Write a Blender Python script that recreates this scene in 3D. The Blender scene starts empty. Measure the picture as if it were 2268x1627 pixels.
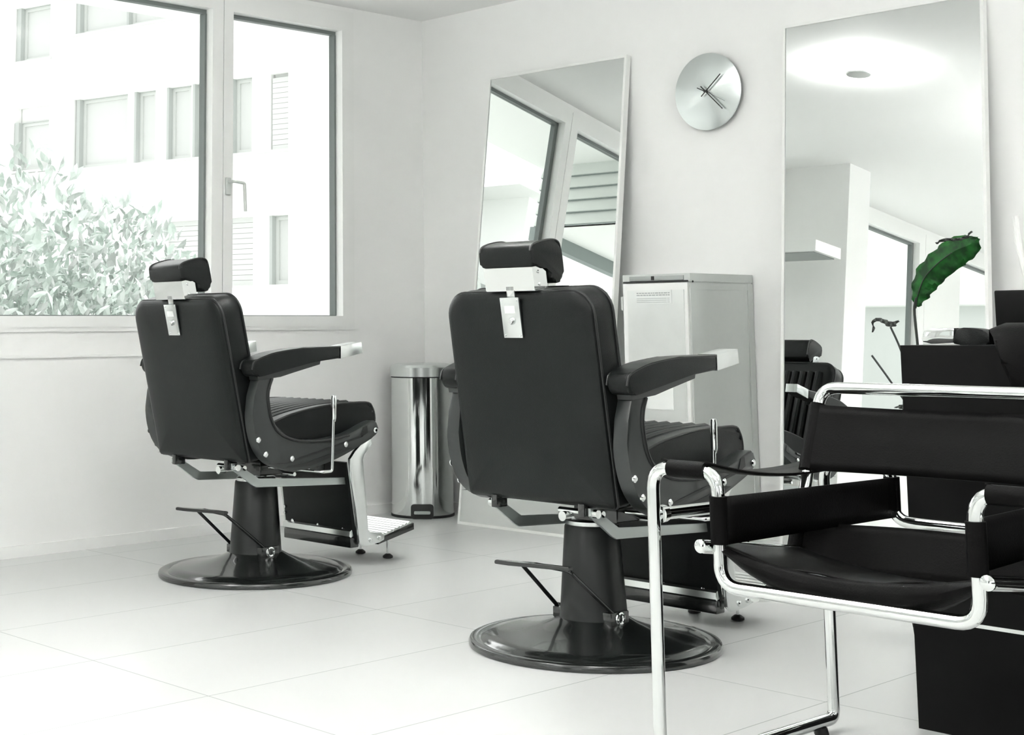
import bpy, bmesh, math, random
from mathutils import Vector, Matrix, Euler
random.seed(7)
PI=math.pi
C=bpy.context.scene.collection
S=bpy.context.scene

# ------------------------------------------------------------------ materials
def mat(name, col, rough=.5, metal=0., spec=.5, noise=0., nscale=40., bump=0., bscale=200., coat=0., emit=None, estr=0.):
    m=bpy.data.materials.new(name); m.use_nodes=True
    nt=m.node_tree; b=nt.nodes['Principled BSDF']
    b.inputs['Base Color'].default_value=(*col,1); b.inputs['Roughness'].default_value=rough
    b.inputs['Metallic'].default_value=metal; b.inputs['Specular IOR Level'].default_value=spec
    b.inputs['Coat Weight'].default_value=coat
    tc=nt.nodes.new('ShaderNodeTexCoord')
    if noise>0:
        n=nt.nodes.new('ShaderNodeTexNoise'); n.inputs['Scale'].default_value=nscale; n.inputs['Detail'].default_value=4
        nt.links.new(tc.outputs['Object'],n.inputs['Vector'])
        r=nt.nodes.new('ShaderNodeMapRange'); r.inputs['To Min'].default_value=1-noise; r.inputs['To Max'].default_value=1+noise
        nt.links.new(n.outputs['Fac'],r.inputs['Value'])
        mx=nt.nodes.new('ShaderNodeMix'); mx.data_type='RGBA'; mx.blend_type='MULTIPLY'; mx.inputs['Factor'].default_value=1
        mx.inputs['A'].default_value=(*col,1); nt.links.new(r.outputs['Result'],mx.inputs['B'])
        nt.links.new(mx.outputs['Result'],b.inputs['Base Color'])
    if bump>0:
        n=nt.nodes.new('ShaderNodeTexNoise'); n.inputs['Scale'].default_value=bscale; n.inputs['Detail'].default_value=3
        nt.links.new(tc.outputs['Object'],n.inputs['Vector'])
        bp=nt.nodes.new('ShaderNodeBump'); bp.inputs['Strength'].default_value=bump; bp.inputs['Distance'].default_value=.002
        nt.links.new(n.outputs['Fac'],bp.inputs['Height']); nt.links.new(bp.outputs['Normal'],b.inputs['Normal'])
    if emit: b.inputs['Emission Color'].default_value=(*emit,1); b.inputs['Emission Strength'].default_value=estr
    return m
M={}
M['wall']=mat('wall_paint',(.865,.868,.856),.75,bump=.15,bscale=300,noise=.008,nscale=3)
M['wall_cool']=mat('wall_paint_cool',(.80,.83,.81),.75,bump=.15,bscale=300)
M['ceiling']=mat('ceiling_paint',(.865,.868,.858),.85)
M['frame']=mat('window_frame_paint',(.84,.845,.83),.35,noise=.008)
M['gasket']=mat('window_gasket',(.16,.18,.175),.45)
M['facade']=mat('facade_render',(.93,.935,.92),.9,noise=.01)
M['facade_frame']=mat('facade_frame',(.61,.63,.61),.6)
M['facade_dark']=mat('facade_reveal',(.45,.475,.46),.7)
M['facade_pane']=mat('facade_pane',(.61,.625,.61),.5,noise=.03,nscale=2)
M['chrome']=mat('chrome',(.74,.76,.75),.07,1.,noise=.01)
M['satin']=mat('satin_chrome',(.74,.765,.755),.26,1.,noise=.02)
M['alu']=mat('painted_steel_silver',(.60,.625,.605),.38,.35,noise=.02)
M['leather']=mat('black_leather',(.007,.0082,.008),.34,spec=.22,noise=.15,nscale=60,bump=.35,bscale=420)
M['leather_soft']=mat('black_saddle_leather',(.0035,.0033,.0033),.46,spec=.07,noise=.2,nscale=30,bump=.3,bscale=260)
M['piping']=mat('black_piping',(.010,.011,.011),.35)
M['black']=mat('black_powder_coat',(.010,.0115,.011),.20,spec=.75,noise=.12,nscale=25,coat=.5)
M['column']=mat('satin_black_column',(.010,.0115,.011),.36,spec=.45)
M['plate']=mat('black_side_casting',(.022,.025,.0245),.30,spec=.55,noise=.1,nscale=20)
M['barsteel']=mat('dull_steel_bar',(.56,.60,.585),.40,.8)
M['rubber']=mat('black_rubber',(.010,.010,.010),.6)
M['desk']=mat('black_desk_laminate',(.0045,.0043,.0043),.55,spec=.12,noise=.2,nscale=15)
M['gloss']=mat('gloss_black',(.004,.004,.004),.08)
M['tread']=mat('ribbed_aluminium',(.80,.82,.80),.32,1.)
M['paper']=mat('label_paper',(.80,.82,.80),.6)
M['ink']=mat('label_ink',(.36,.39,.38),.7)
M['grey']=mat('grey_plastic',(.34,.36,.35),.5)
M['bark']=mat('bark',(.35,.36,.33),.8)
M['stem']=mat('plant_stem',(.010,.014,.010),.5)
M['leafdark']=mat('dark_leaf',(.035,.042,.036),.5)
M['floorout']=mat('outside_paving',(.85,.86,.84),.9)
M['tile']=mat('roof_tiles',(.52,.535,.52),.9)
M['slat']=mat('weathered_slats',(.66,.69,.665),.8,noise=.05,nscale=8)
M['beam']=mat('grey_beam',(.25,.285,.28),.7)
M['white']=mat('white_gloss_paint',(.85,.86,.84),.3)
M['fillglow']=mat('fill_panel_glow',(1,1,1),.5,emit=(1.,.995,.97),estr=4.5)  # glow of the added fill panels

def mirror_mat():
    m=mat('mirror_glass',(.85,.872,.86),.0,1.); return m
M['mirror']=mirror_mat()

def glass_mat():
    m=bpy.data.materials.new('window_glass'); m.use_nodes=True; nt=m.node_tree
    for n in list(nt.nodes): nt.nodes.remove(n)
    o=nt.nodes.new('ShaderNodeOutputMaterial'); mx=nt.nodes.new('ShaderNodeMixShader')
    t=nt.nodes.new('ShaderNodeBsdfTransparent'); g=nt.nodes.new('ShaderNodeBsdfGlossy'); g.inputs['Roughness'].default_value=.0
    t.inputs['Color'].default_value=(.975,.985,.978,1); mx.inputs[0].default_value=.012
    nt.links.new(t.outputs[0],mx.inputs[1]); nt.links.new(g.outputs[0],mx.inputs[2]); nt.links.new(mx.outputs[0],o.inputs[0]); return m
M['glass']=glass_mat()

def floor_mat():
    m=bpy.data.materials.new('porcelain_floor_tiles'); m.use_nodes=True; nt=m.node_tree; b=nt.nodes['Principled BSDF']
    N=nt.nodes.new; L=nt.links.new
    g=N('ShaderNodeNewGeometry'); sx=N('ShaderNodeSeparateXYZ'); L(g.outputs['Position'],sx.inputs[0])
    def math_(op,a,bv=None):
        n=N('ShaderNodeMath'); n.operation=op
        if hasattr(a,'node'): L(a,n.inputs[0])
        else: n.inputs[0].default_value=a
        if bv is not None:
            if hasattr(bv,'node'): L(bv,n.inputs[1])
            else: n.inputs[1].default_value=bv
        return n.outputs[0]
    def line(out,off,step,hw):
        a=math_('DIVIDE',math_('SUBTRACT',out,off),step); f=math_('FRACT',a)
        d=math_('MINIMUM',f,math_('SUBTRACT',1.,f)); d=math_('MULTIPLY',d,step)
        return math_('LESS_THAN',d,hw), math_('FLOOR',a)
    lx,ix=line(sx.outputs[0],-2.193,.5863,.0019); ly,iy=line(sx.outputs[1],2.474,1.166,.0019)
    gr=math_('MAXIMUM',lx,ly)
    cb=N('ShaderNodeCombineXYZ'); L(ix,cb.inputs[0]); L(iy,cb.inputs[1])
    wn=N('ShaderNodeTexWhiteNoise'); wn.noise_dimensions='3D'; L(cb.outputs[0],wn.inputs['Vector'])
    no=N('ShaderNodeTexNoise'); no.inputs['Scale'].default_value=2.2; no.inputs['Detail'].default_value=6; L(g.outputs['Position'],no.inputs['Vector'])
    v=math_('ADD',math_('MULTIPLY',wn.outputs['Value'],.035),math_('MULTIPLY',no.outputs['Fac'],.09))
    v=math_('ADD',v,.90)
    mx=N('ShaderNodeMix'); mx.data_type='RGBA'; mx.blend_type='MULTIPLY'; mx.inputs['Factor'].default_value=1; mx.inputs['A'].default_value=(.645,.655,.648,1); L(v,mx.inputs['B'])
    m2=N('ShaderNodeMix'); m2.data_type='RGBA'; L(gr,m2.inputs['Factor']); L(mx.outputs['Result'],m2.inputs['A']); m2.inputs['B'].default_value=(.30,.33,.32,1)
    L(m2.outputs['Result'],b.inputs['Base Color'])
    rr=math_('ADD',math_('MULTIPLY',no.outputs['Fac'],.12),.27); L(rr,b.inputs['Roughness']); b.inputs['Specular IOR Level'].default_value=.45
    return m
M['floor']=floor_mat()

def clock_mat():
    m=mat('brushed_steel_dial',(.74,.78,.77),.31,1.); nt=m.node_tree; b=nt.nodes['Principled BSDF']
    b.inputs['Anisotropic'].default_value=.9; b.inputs['Anisotropic Rotation'].default_value=.25
    t=nt.nodes.new('ShaderNodeTangent'); t.direction_type='RADIAL'; t.axis='Y'; nt.links.new(t.outputs[0],b.inputs['Tangent']); return m
M['dial']=clock_mat()

def leaf_mat():
    m=mat('green_leaf',(.02,.12,.03),.55,spec=.2); nt=m.node_tree; b=nt.nodes['Principled BSDF']
    tc=nt.nodes.new('ShaderNodeTexCoord'); n=nt.nodes.new('ShaderNodeTexNoise'); n.inputs['Scale'].default_value=28; n.inputs['Detail'].default_value=5
    nt.links.new(tc.outputs['Object'],n.inputs['Vector'])
    cr=nt.nodes.new('ShaderNodeValToRGB'); cr.color_ramp.elements[0].position=.38; cr.color_ramp.elements[0].color=(.004,.030,.006,1)
    cr.color_ramp.elements[1].position=.66; cr.color_ramp.elements[1].color=(.010,.105,.014,1)
    nt.links.new(n.outputs['Fac'],cr.inputs[0]); nt.links.new(cr.outputs[0],b.inputs['Base Color'])
    b.inputs['Subsurface Weight'].default_value=0; return m
M['leaf']=leaf_mat()
def bush_mat():
    m=mat('laurel_leaves',(.5,.6,.52),.4); nt=m.node_tree; b=nt.nodes['Principled BSDF']
    g=nt.nodes.new('ShaderNodeNewGeometry')
    cr=nt.nodes.new('ShaderNodeValToRGB'); e=cr.color_ramp.elements; e[0].color=(.54,.555,.545,1); e[1].color=(.86,.86,.85,1)
    x=e.new(.93); x.color=(.69,.77,.72,1)
    nt.links.new(g.outputs['Random Per Island'],cr.inputs[0]); nt.links.new(cr.outputs[0],b.inputs['Base Color']); return m
M['bush']=bush_mat()

# ------------------------------------------------------------------ mesh helpers
def link(name,bm,m,parent=None,smooth=True,loc=None):
    me=bpy.data.meshes.new(name); bmesh.ops.recalc_face_normals(bm,faces=bm.faces); bm.to_mesh(me); bm.free()
    for p in me.polygons: p.use_smooth=False
    if smooth:
        me.shade_smooth() if hasattr(me,'shade_smooth') else None
        for p in me.polygons: p.use_smooth=True
        try: me.set_sharp_from_angle(angle=math.radians(35))
        except Exception: pass
    o=bpy.data.objects.new(name,me); C.objects.link(o)
    if isinstance(m,(list,tuple)):
        for k in m: me.materials.append(k)
    else: me.materials.append(m)
    if parent: o.parent=parent
    if loc: o.location=loc
    return o
def tag(o,label,cat,group=None):
    o['label']=label; o['category']=cat
    if group: o['group']=group
    return o
def thing(name,label,cat,loc=(0,0,0),rz=0,group=None):
    o=bpy.data.objects.new(name,None); C.objects.link(o); o.location=loc; o.rotation_euler=(0,0,rz); o.empty_display_size=.1
    return tag(o,label,cat,group)
def struct(o): o['kind']='structure'; return o
def box(bm,c,s,bev=0,rot=None,seg=2):
    r=bmesh.ops.create_cube(bm,size=1); vs=r['verts']
    mt=Matrix.Translation(c)@(rot.to_4x4() if rot else Matrix())@Matrix.Diagonal((*s,1))
    bmesh.ops.transform(bm,matrix=mt,verts=vs)
    if bev>0:
        es=list({e for v in vs for e in v.link_edges})
        bmesh.ops.bevel(bm,geom=es,offset=bev,segments=seg,affect='EDGES',profile=.5)
    return bm
def B(c,s,bev=0,rot=None,seg=2): return box(bmesh.new(),c,s,bev,rot,seg)
def bb(x0,x1,y0,y1,z0,z1,bev=0,bm=None):
    return box(bm or bmesh.new(),((x0+x1)/2,(y0+y1)/2,(z0+z1)/2),(x1-x0,y1-y0,z1-z0),bev)
def fillet(pts,r,seg=6):
    pts=[Vector(p) for p in pts]; out=[pts[0]]
    for i in range(1,len(pts)-1):
        a,b,c=pts[i-1],pts[i],pts[i+1]; u=(a-b); v=(c-b); lu,lv=u.length,v.length; u/=lu; v/=lv
        ang=u.angle(v); 
        if ang>PI-.05: out.append(b); continue
        d=min(r/math.tan(ang/2),lu*.48,lv*.48); 
        p0=b+u*d; p1=b+v*d
        for k in range(seg+1):
            t=k/seg; out.append(p0*(1-t)**2+b*2*t*(1-t)+p1*t*t)
    out.append(pts[-1]); return out
def tube(pts,r,n=12,bm=None,caps=True,closed=False):
    bm=bm or bmesh.new(); pts=[Vector(p) for p in pts]; m=len(pts)
    rad=r if hasattr(r,'__len__') else [r]*m
    tang=[]
    for i in range(m):
        a=pts[(i-1)%m] if (closed or i>0) else pts[i]; b=pts[(i+1)%m] if (closed or i<m-1) else pts[i]
        tang.append((b-a).normalized())
    up=Vector((0,0,1)) if abs(tang[0].z)<.9 else Vector((1,0,0))
    nrm=(up-tang[0]*up.dot(tang[0])).normalized(); rings=[]
    for i in range(m):
        nrm=(nrm-tang[i]*nrm.dot(tang[i])).normalized(); bi=tang[i].cross(nrm)
        rings.append([bm.verts.new(pts[i]+(nrm*math.cos(2*PI*k/n)+bi*math.sin(2*PI*k/n))*rad[i]) for k in range(n)])
    for i in range(m if closed else m-1):
        A,Bq=rings[i],rings[(i+1)%m]
        for k in range(n): bm.faces.new((A[k],A[(k+1)%n],Bq[(k+1)%n],Bq[k]))
    if caps and not closed: bm.faces.new(rings[0][::-1]); bm.faces.new(rings[-1])
    return bm
def lathe(prof,n=48,bm=None,c=(0,0,0),capb=True,capt=True,axis='Z'):
    bm=bm or bmesh.new(); rings=[]
    def P(r,a,z):
        x,y=r*math.cos(a),r*math.sin(a)
        v={'Z':(x,y,z),'X':(z,x,y),'Y':(x,z,y)}[axis]
        return bm.verts.new((v[0]+c[0],v[1]+c[1],v[2]+c[2]))
    for r,z in prof: rings.append([P(r,2*PI*k/n,z) for k in range(n)])
    for A,Bq in zip(rings,rings[1:]):
        for k in range(n): bm.faces.new((A[k],A[(k+1)%n],Bq[(k+1)%n],Bq[k]))
    if capb: bm.faces.new(rings[0][::-1])
    if capt: bm.faces.new(rings[-1])
    return bm
def prism(outline,u0,u1,axis='X',bev=0,bm=None,seg=2):
    """outline in (v,z); extruded along axis from u0 to u1"""
    bm=bm or bmesh.new()
    def P(u,a,b): return {'X':(u,a,b),'Y':(a,u,b),'Z':(a,b,u)}[axis]
    A=[bm.verts.new(P(u0,*p)) for p in outline]; Bq=[bm.verts.new(P(u1,*p)) for p in outline]; n=len(outline)
    f0=bm.faces.new(A); f1=bm.faces.new(Bq[::-1])
    for k in range(n): bm.faces.new((A[k],Bq[k],Bq[(k+1)%n],A[(k+1)%n]))
    if bev>0:
        es=list(f0.edges)+list(f1.edges)
        bmesh.ops.bevel(bm,geom=es,offset=bev,segments=seg,affect='EDGES',profile=.5)
    return bm
def smooth2d(pts,closed=True,seg=4):
    """Catmull-Rom through 2d points"""
    n=len(pts); out=[]
    rng=range(n) if closed else range(n-1)
    for i in rng:
        g=lambda k: pts[k%n] if closed else pts[max(0,min(n-1,k))]
        p0,p1,p2,p3=g(i-1),g(i),g(i+1),g(i+2)
        for s in range(seg):
            t=s/seg; out.append(tuple(.5*((2*b)+(-a+c)*t+(2*a-5*b+4*c-d)*t*t+(-a+3*b-3*c+d)*t**3) for a,b,c,d in zip(p0,p1,p2,p3)))
    if not closed: out.append(pts[-1])
    return out
def rrect(w,h,r,seg=5,rb=None):
    """rounded rect outline centred x, from 0..h ; r top radius, rb bottom radius"""
    rb=r if rb is None else rb; out=[]
    for cx,cy,rad,a0 in ((w/2-rb,rb,rb,-PI/2),(w/2-r,h-r,r,0),(-w/2+r,h-r,r,PI/2),(-w/2+rb,rb,rb,PI)):
        for k in range(seg+1):
            a=a0+k/seg*PI/2; out.append((cx+rad*math.cos(a),cy+rad*math.sin(a)))
    return out
def bolt(x,y,z,r,parent,name='bolt',side=1,m='chrome'):
    bm=lathe([(r,0),(r,side*.003),(r*.8,side*.006),(r*.3,side*.008)],16,c=(x,y,z),axis='X')
    return link(name,bm,M[m],parent)

# ------------------------------------------------------------------ room
H=2.72; XL=-5.9; YR=5.81; XR=3.2; YB=-4.2
T=.18
struct(link('floor',bb(XL-T,XR+T,YB-T,YR+T,-.12,0),M['floor'],smooth=False))
struct(link('ceiling',bb(XL-T,XR+T,YB-T,YR+T,H,H+.15),M['ceiling'],smooth=False))
struct(link('wall_right',bb(XL-T,XR+T,YR,YR+T,0,H),M['wall'],smooth=False))
W1=(2.14,5.277,.976,2.695); W2=(-1.75,1.80,.976,2.695)
wl=bmesh.new()
for y0,y1,z0,z1 in ((YB,W2[0],0,H),(W2[0],W2[1],0,W2[2]),(W2[1],W1[0],0,H),(W1[0],W1[1],0,W1[2]),(W1[1],YR,0,H),(W1[0],W1[1],W1[3],H),(W2[0],W2[1],W2[3],H)):
    bb(XL-T,XL,y0,y1,z0,z1,bm=wl)
struct(link('wall_left',wl,M['wall'],smooth=False))
# low ledge line under the window
struct(link('trim_1',bb(XL,XL+.012,W1[0]-.05,W1[1]+.0,.86,.874),M['wall'],smooth=False))
struct(link('baseboard_left',bb(XL,XL+.010,YB,YR,0,.05),M['wall'],smooth=False))
struct(link('baseboard_right',bb(XL+.01,XR,YR-.010,YR,0,.05),M['wall'],smooth=False))
struct(link('wall_pier',bb(XL,-5.34,1.82,2.10,0,H),M['wall'],smooth=False))
# back wall and far right wall with big unseen windows added to let daylight in
def holed(name,axis,pos,lo,hi,holes):
    bm=bmesh.new(); cur=lo
    for a,b,z0,z1 in holes:
        for q in ((cur,a,0,H),(a,b,0,z0),(a,b,z1,H)):
            if q[1]-q[0]>1e-4 and q[3]-q[2]>1e-4:
                if axis=='y': bb(q[0],q[1],pos-T,pos,q[2],q[3],bm=bm)
                else: bb(pos,pos+T,q[0],q[1],q[2],q[3],bm=bm)
        cur=b
    if axis=='y': bb(cur,hi,pos-T,pos,0,H,bm=bm)
    else: bb(pos,pos+T,cur,hi,0,H,bm=bm)
    return struct(link(name,bm,M['wall'],smooth=False))
holed('wall_back','y',YB,XL,XR,[(-5.2,-1.4,.5,2.5),(-.6,2.6,.1,2.5)])
holed('wall_far_right','x',XR,YB,YR,[(-3.4,-.4,.1,2.5),(.6,3.6,.9,2.5)])

def window(name,axis,pos,y0,y1,z0,z1,sashes,outside,bar=.095,depth=.07,reveal=True):
    """frame boards around sashes; sashes = list of (a,b) sash extents; glass set back to the outside"""
    def bx(a,b,zz0,zz1,d0,d1,bm):
        if axis=='x': bb(min(pos+d0*outside,pos+d1*outside),max(pos+d0*outside,pos+d1*outside),a,b,zz0,zz1,bm=bm)
        else: bb(a,b,min(pos+d0*outside,pos+d1*outside),max(pos+d0*outside,pos+d1*outside),zz0,zz1,bm=bm)
    fr=bmesh.new(); gap=.0
    bx(y0,y1,z1-.02,z1,-.01,depth,fr); bx(y0,y1,z0,z0+.02,-.01,depth,fr)
    bx(y0,y0+.02,z0+.02,z1-.02,-.01,depth,fr); bx(y1-.02,y1,z0+.02,z1-.02,-.01,depth,fr)
    w=struct(link(name,fr,M['frame'],smooth=False))
    for a,b,ga,gb,gz0,gz1 in sashes:
        s=bmesh.new()
        bx(a,b,gz1,z1-.02,-.015,.055,s); bx(a,b,z0+.02,gz0,-.015,.055,s)
        bx(a,ga,gz0,gz1,-.015,.055,s); bx(gb,b,gz0,gz1,-.015,.055,s)
        so=link('sash',s,M['frame'],w,smooth=False)
        g=bmesh.new(); k=.045
        # dark glazing gasket ring sits deeper
        bx(ga,gb,gz1-.02,gz1,k-.005,k+.03,g); bx(ga,gb,gz0,gz0+.004,k-.005,k+.03,g)
        bx(ga,ga+.03,gz0+.004,gz1-.02,k-.005,k+.03,g); bx(gb-.012,gb,gz0+.004,gz1-.02,k-.008,k+.036,g)
        link('gasket',g,M['gasket'],so,smooth=False)
        p=bmesh.new(); bx(ga+.03,gb-.012,gz0+.004,gz1-.02,k+.008,k+.014,p)
        link('pane',p,M['glass'],so,smooth=False)
    return w
w1=window('window_1','x',XL,*W1,[(2.16,4.392,2.25,4.325,1.048,2.585),(4.396,5.257,4.455,5.19,1.048,2.585)],-1)
w2=window('window_2','x',XL,*W2,[(-1.73,-.06,-1.62,-.66,1.048,2.585),(-.62,.10,-.5,.02,1.048,2.585),(.14,1.78,.26,1.68,1.048,2.585)][:1]+[(-.056,1.78,.08,.24,1.048,2.585)][:0]+[(-.056,1.78,.04,1.68,1.048,2.585)],-1)
window('added_window_3','y',YB,-5.2,-1.4,.5,2.5,[(-5.18,-3.302,-5.09,-3.39,.6,2.4),(-3.298,-1.42,-3.21,-1.51,.6,2.4)],-1)  # unseen back and right windows, added as daylight openings
window('added_window_4','y',YB,-.6,2.6,.1,2.5,[(-.58,.998,-.49,.91,.2,2.4),(1.002,2.58,1.09,2.49,.2,2.4)],-1)
window('added_window_5','x',XR,-3.4,-.4,.1,2.5,[(-3.38,-1.902,-3.29,-1.99,.2,2.4),(-1.898,-.42,-1.81,-.51,.2,2.4)],1)
window('added_window_6','x',XR,.6,3.6,.9,2.5,[(.62,2.098,.71,2.01,1.0,2.4),(2.102,3.58,2.19,3.49,1.0,2.4)],1)
# window handle (part of window 1)
hb=bmesh.new(); bb(XL+.015,XL+.028,4.405,4.437,1.648,1.735,.004,bm=hb); 
tube(fillet([(XL+.028,4.421,1.712),(XL+.075,4.421,1.712),(XL+.075,4.482,1.706),(XL+.075,4.490,1.565)],.012),.0085,10,hb)
h=link('window_handle',hb,M['alu'],w1); h['label']='grey lever handle on the window frame'

# ------------------------------------------------------------------ ceiling lamps: one seen in the big mirror, the rest added as fill
bulbs=[mat('uplight_bulb',(1,1,1),.5,emit=(1,1,.985),estr=e) for e in(720,330,640)]  # first strength for the lamp seen in the mirror, others for added fill
def uplight(x,y,lab,k,dz=0):
    t=thing('ceiling_lamp',lab,'lamp',(x,y,H),group='small round uplights under the ceiling')
    link('shade',lathe([(.03,-.062-dz),(.066,-.058-dz),(.070,-.050-dz),(.066,-.048-dz)],40,capt=True),M['alu'],t)
    link('stem',lathe([(.006,-.05-dz),(.006,0)],12),M['alu'],t)
    bm=lathe([(.058,-.0475-dz),(.058,-.0455-dz)],32); e=link('bulb',bm,bulbs[k],t); e['label']='glowing bulb disc'
    return t
uplight(-4.17,4.06,'small round uplight just below the ceiling, glowing in the big mirror',0)
uplight(-1.1,4.4,'added unseen fill uplight hanging from the ceiling beyond the desk, nearest the mirror wall',1,.55)  # unseen uplights from here on are added to brighten the room
uplight(-3.4,-.4,'added unseen fill uplight hanging from the ceiling beside the second window',2,.55)
uplight(-2.9,2.5,'added unseen fill uplight hanging from the ceiling near the tubular armchair',2,.55)
uplight(-.3,1.2,'added unseen fill uplight hanging from the ceiling above the photographer',1,.55)
spots=[(.4,3.6),(-3.3,.3),(-.6,.6),(1.6,.6),(-2.4,-2.2),(1.2,-2.2)]
def panel(i,x,y):  # unseen glowing panels added to fill the room with light
    lab='added unseen square fill light panel '+['nearest the mirror wall, beyond the desk','closest to the window pier','in the middle of the room','by the far right windows','at the back, towards the street windows','at the back right corner'][i]
    t=thing('fill_panel',lab,'lamp',(x,y,H),group='added square fill light panels')
    fr=bmesh.new()
    for q in ((-.42,.42,.40,.42),(-.42,.42,-.42,-.40),(-.42,-.40,-.40,.40),(.40,.42,-.40,.40)): bb(*q,-.04,0,bm=fr)
    link('frame',fr,M['white'],t,smooth=False); link('diffuser',bb(-.40,.40,-.40,.40,-.03,-.022),M['fillglow'],t,smooth=False)
for i,(x,y) in enumerate(spots): panel(i,x,y)

# ------------------------------------------------------------------ leaning mirrors
def mirror(name,label,x0,w,ybot,ytop,ztop,yaw=0.,thick=.045):
    t=thing(name,label,'mirror',(x0,ybot,0),yaw,'leaning white framed mirrors')
    L=math.hypot(ytop-ybot,ztop); tilt=math.atan2(ytop-ybot,ztop)
    rot=Matrix.Rotation(-tilt,4,'X')
    def add(nm,bm,m):
        bmesh.ops.transform(bm,matrix=rot,verts=bm.verts); return link(nm,bm,m,t,smooth=False)
    f=.013; fr=bmesh.new()
    bb(0,f,0,thick,0,L,bm=fr); bb(w-f,w,0,thick,0,L,bm=fr); bb(f,w-f,0,thick,0,f,bm=fr); bb(f,w-f,0,thick,L-f,L,bm=fr)
    add('frame',fr,M['white'])
    add('mirror_glass',bb(f,w-f,.004,.010,f,L-f),M['mirror'])
    add('backing',bb(f,w-f,.012,thick-.004,f,L-f),M['grey'])
    return t
m1=mirror('leaning_mirror','tall white framed mirror leaning between the pedal bin and the steel cart',-5.335,.911,5.470,5.762,2.318,math.radians(.8),.035)
m2=mirror('leaning_mirror','tall white framed mirror leaning behind the black desk, reflecting a ceiling lamp',-3.555,.915,5.585,5.776,2.325,0,.032)

# ------------------------------------------------------------------ wall clock
ck=thing('wall_clock','round brushed steel wall clock with thin black hands above the cart','clock',(-3.968,YR,2.077))
bm=lathe([(.05,0),(.05,-.02),(.175,-.022),(.182,-.026),(.182,-.030),(.178,-.032),(.09,-.0335),(.0005,-.034)],96,axis='Y'); link('dial',bm,M['dial'],ck)
def hand(ax,az,bx_,bz,w,y,nm,m='piping'):
    d=Vector((bx_-ax,0,bz-az)); L=d.length; a=math.atan2(d.x,d.z)
    bm=B((0,0,0),(w,.0016,L)); bmesh.ops.transform(bm,matrix=Matrix.Translation(((ax+bx_)/2,y,(az+bz)/2))@Matrix.Rotation(a,4,'Y'),verts=bm.verts)
    return link(nm,bm,M[m],ck,smooth=False)
hand(-.025,-.022,.084,.072,.0048,-.046,'hour_hand'); hand(-.024,.026,.092,-.092,.0048,-.050,'minute_hand'); hand(-.042,.020,.005,-.003,.0040,-.053,'second_hand'); 
hand(.004,-.002,.108,-.058,.0012,-.053,'second_hand')
link('hub',lathe([(.006,-.034),(.006,-.055),(.002,-.056)],16,axis='Y'),M['piping'],ck)

# ------------------------------------------------------------------ pedal bin
bn=thing('pedal_bin','tall polished steel pedal bin standing in the corner beside the leaning mirror','bin',(-5.70,5.585,0))
link('body',lathe([(.160,.012),(.165,.014),(.165,.722),(.160,.724)],72),M['chrome'],bn)
link('base_ring',lathe([(.160,0),(.168,.001),(.168,.011),(.160,.013)],72),M['rubber'],bn)
ld=link('lid',lathe([(.160,.727),(.169,.728),(.170,.775),(.160,.788),(.135,.795),(.05,.799),(.0005,.80)],72),M['satin'],bn)
link('lid_seam',lathe([(.164,.724),(.164,.728)],64),M['rubber'],bn)
ang=math.atan2(-5.585,5.70)
pr=Matrix.Rotation(ang-.02,4,'Z')
def binpart(nm,bm,m,par=bn):
    bmesh.ops.transform(bm,matrix=pr,verts=bm.verts); return link(nm,bm,m,par)
ft=binpart('pedal_housing',prism(rrect(.118,.075,.016),.150,.169,bm=None),M['rubber'])
bmesh_ped=B((.176,0,.034),(.05,.085,.014),.005); binpart('pedal',bmesh_ped,M['grey'])

# ------------------------------------------------------------------ steel galley cart
ct=thing('catering_cart','grey steel catering cart on castors with paper labels on its door','cart',(-3.955,5.56,0))
def cp(nm,x0,x1,y0,y1,z0,z1,m,bev=0,par=ct): return link(nm,bb(x0+3.955,x1+3.955,y0-5.56,y1-5.56,z0,z1,bev),M[m],par,smooth=bev>0)
X0,X1,Y0,Y1=-4.140,-3.778,5.326,5.803
cp('cabinet',X0+.012,X1-.004,Y0+.012,Y1-.004,.12,1.205,'alu')
cp('top_cap',X0,X1,Y0+.001,Y1,1.180,1.216,'alu')
for (a,b) in ((Y0+.002,Y0+.038),(Y1-.040,Y1)): cp('corner_post',X1-.008,X1,a,b,.12,1.175,'alu')
cp('corner_post',X0,X0+.008,Y0+.002,Y0+.038,.12,1.175,'alu')
cp('side_rail',X1-.007,X1-.001,Y0+.038,Y1-.040,1.146,1.175,'alu')
cp('side_rail',X1-.007,X1-.001,Y0+.038,Y1-.040,.12,.16,'alu')
dr=cp('door',X0+.008,X1-.010,Y0-.008,Y0+.012,.125,1.176,'white')
cp('door_panel',X0+.034,X1-.026,Y0-.013,Y0-.008,.585,1.146,'satin')
M['satinpanel']=mat('brushed_steel_panel',(.80,.82,.80),.42,.7,noise=.12,nscale=5)
for o in ct.children:
    if o.name.startswith('door_panel'): o.data.materials[0]=M['satinpanel']
cp('door_gap',X0+.008,X1-.010,Y0-.0075,Y0+.01,1.180,1.186,'rubber')
lt=cp('latch_recess',X0+.04,X1-.032,Y0-.004,Y0+.01,1.187,1.208,'grey',.002)
cp('latch',-3.975,-3.964,Y0-.012,Y0-.004,1.190,1.207,'rubber')
lb=cp('label_plate',-4.063,-3.866,Y0-.0155,Y0-.013,1.086,1.146,'paper')
random.seed(3)
for k,(z,s) in enumerate(((1.133,1.),(1.124,1.),(1.111,0),(1.103,0),(1.095,0))):
    x=-4.052
    while x<-3.88:
        w=random.uniform(.006,.018) if s else .16
        cp('printed_text',x,min(x+w,-3.876),Y0-.0165,Y0-.0155,z-.0022,z+.0022*(1 if s else -.2),'ink',par=lb); x+=w+.004
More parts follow.
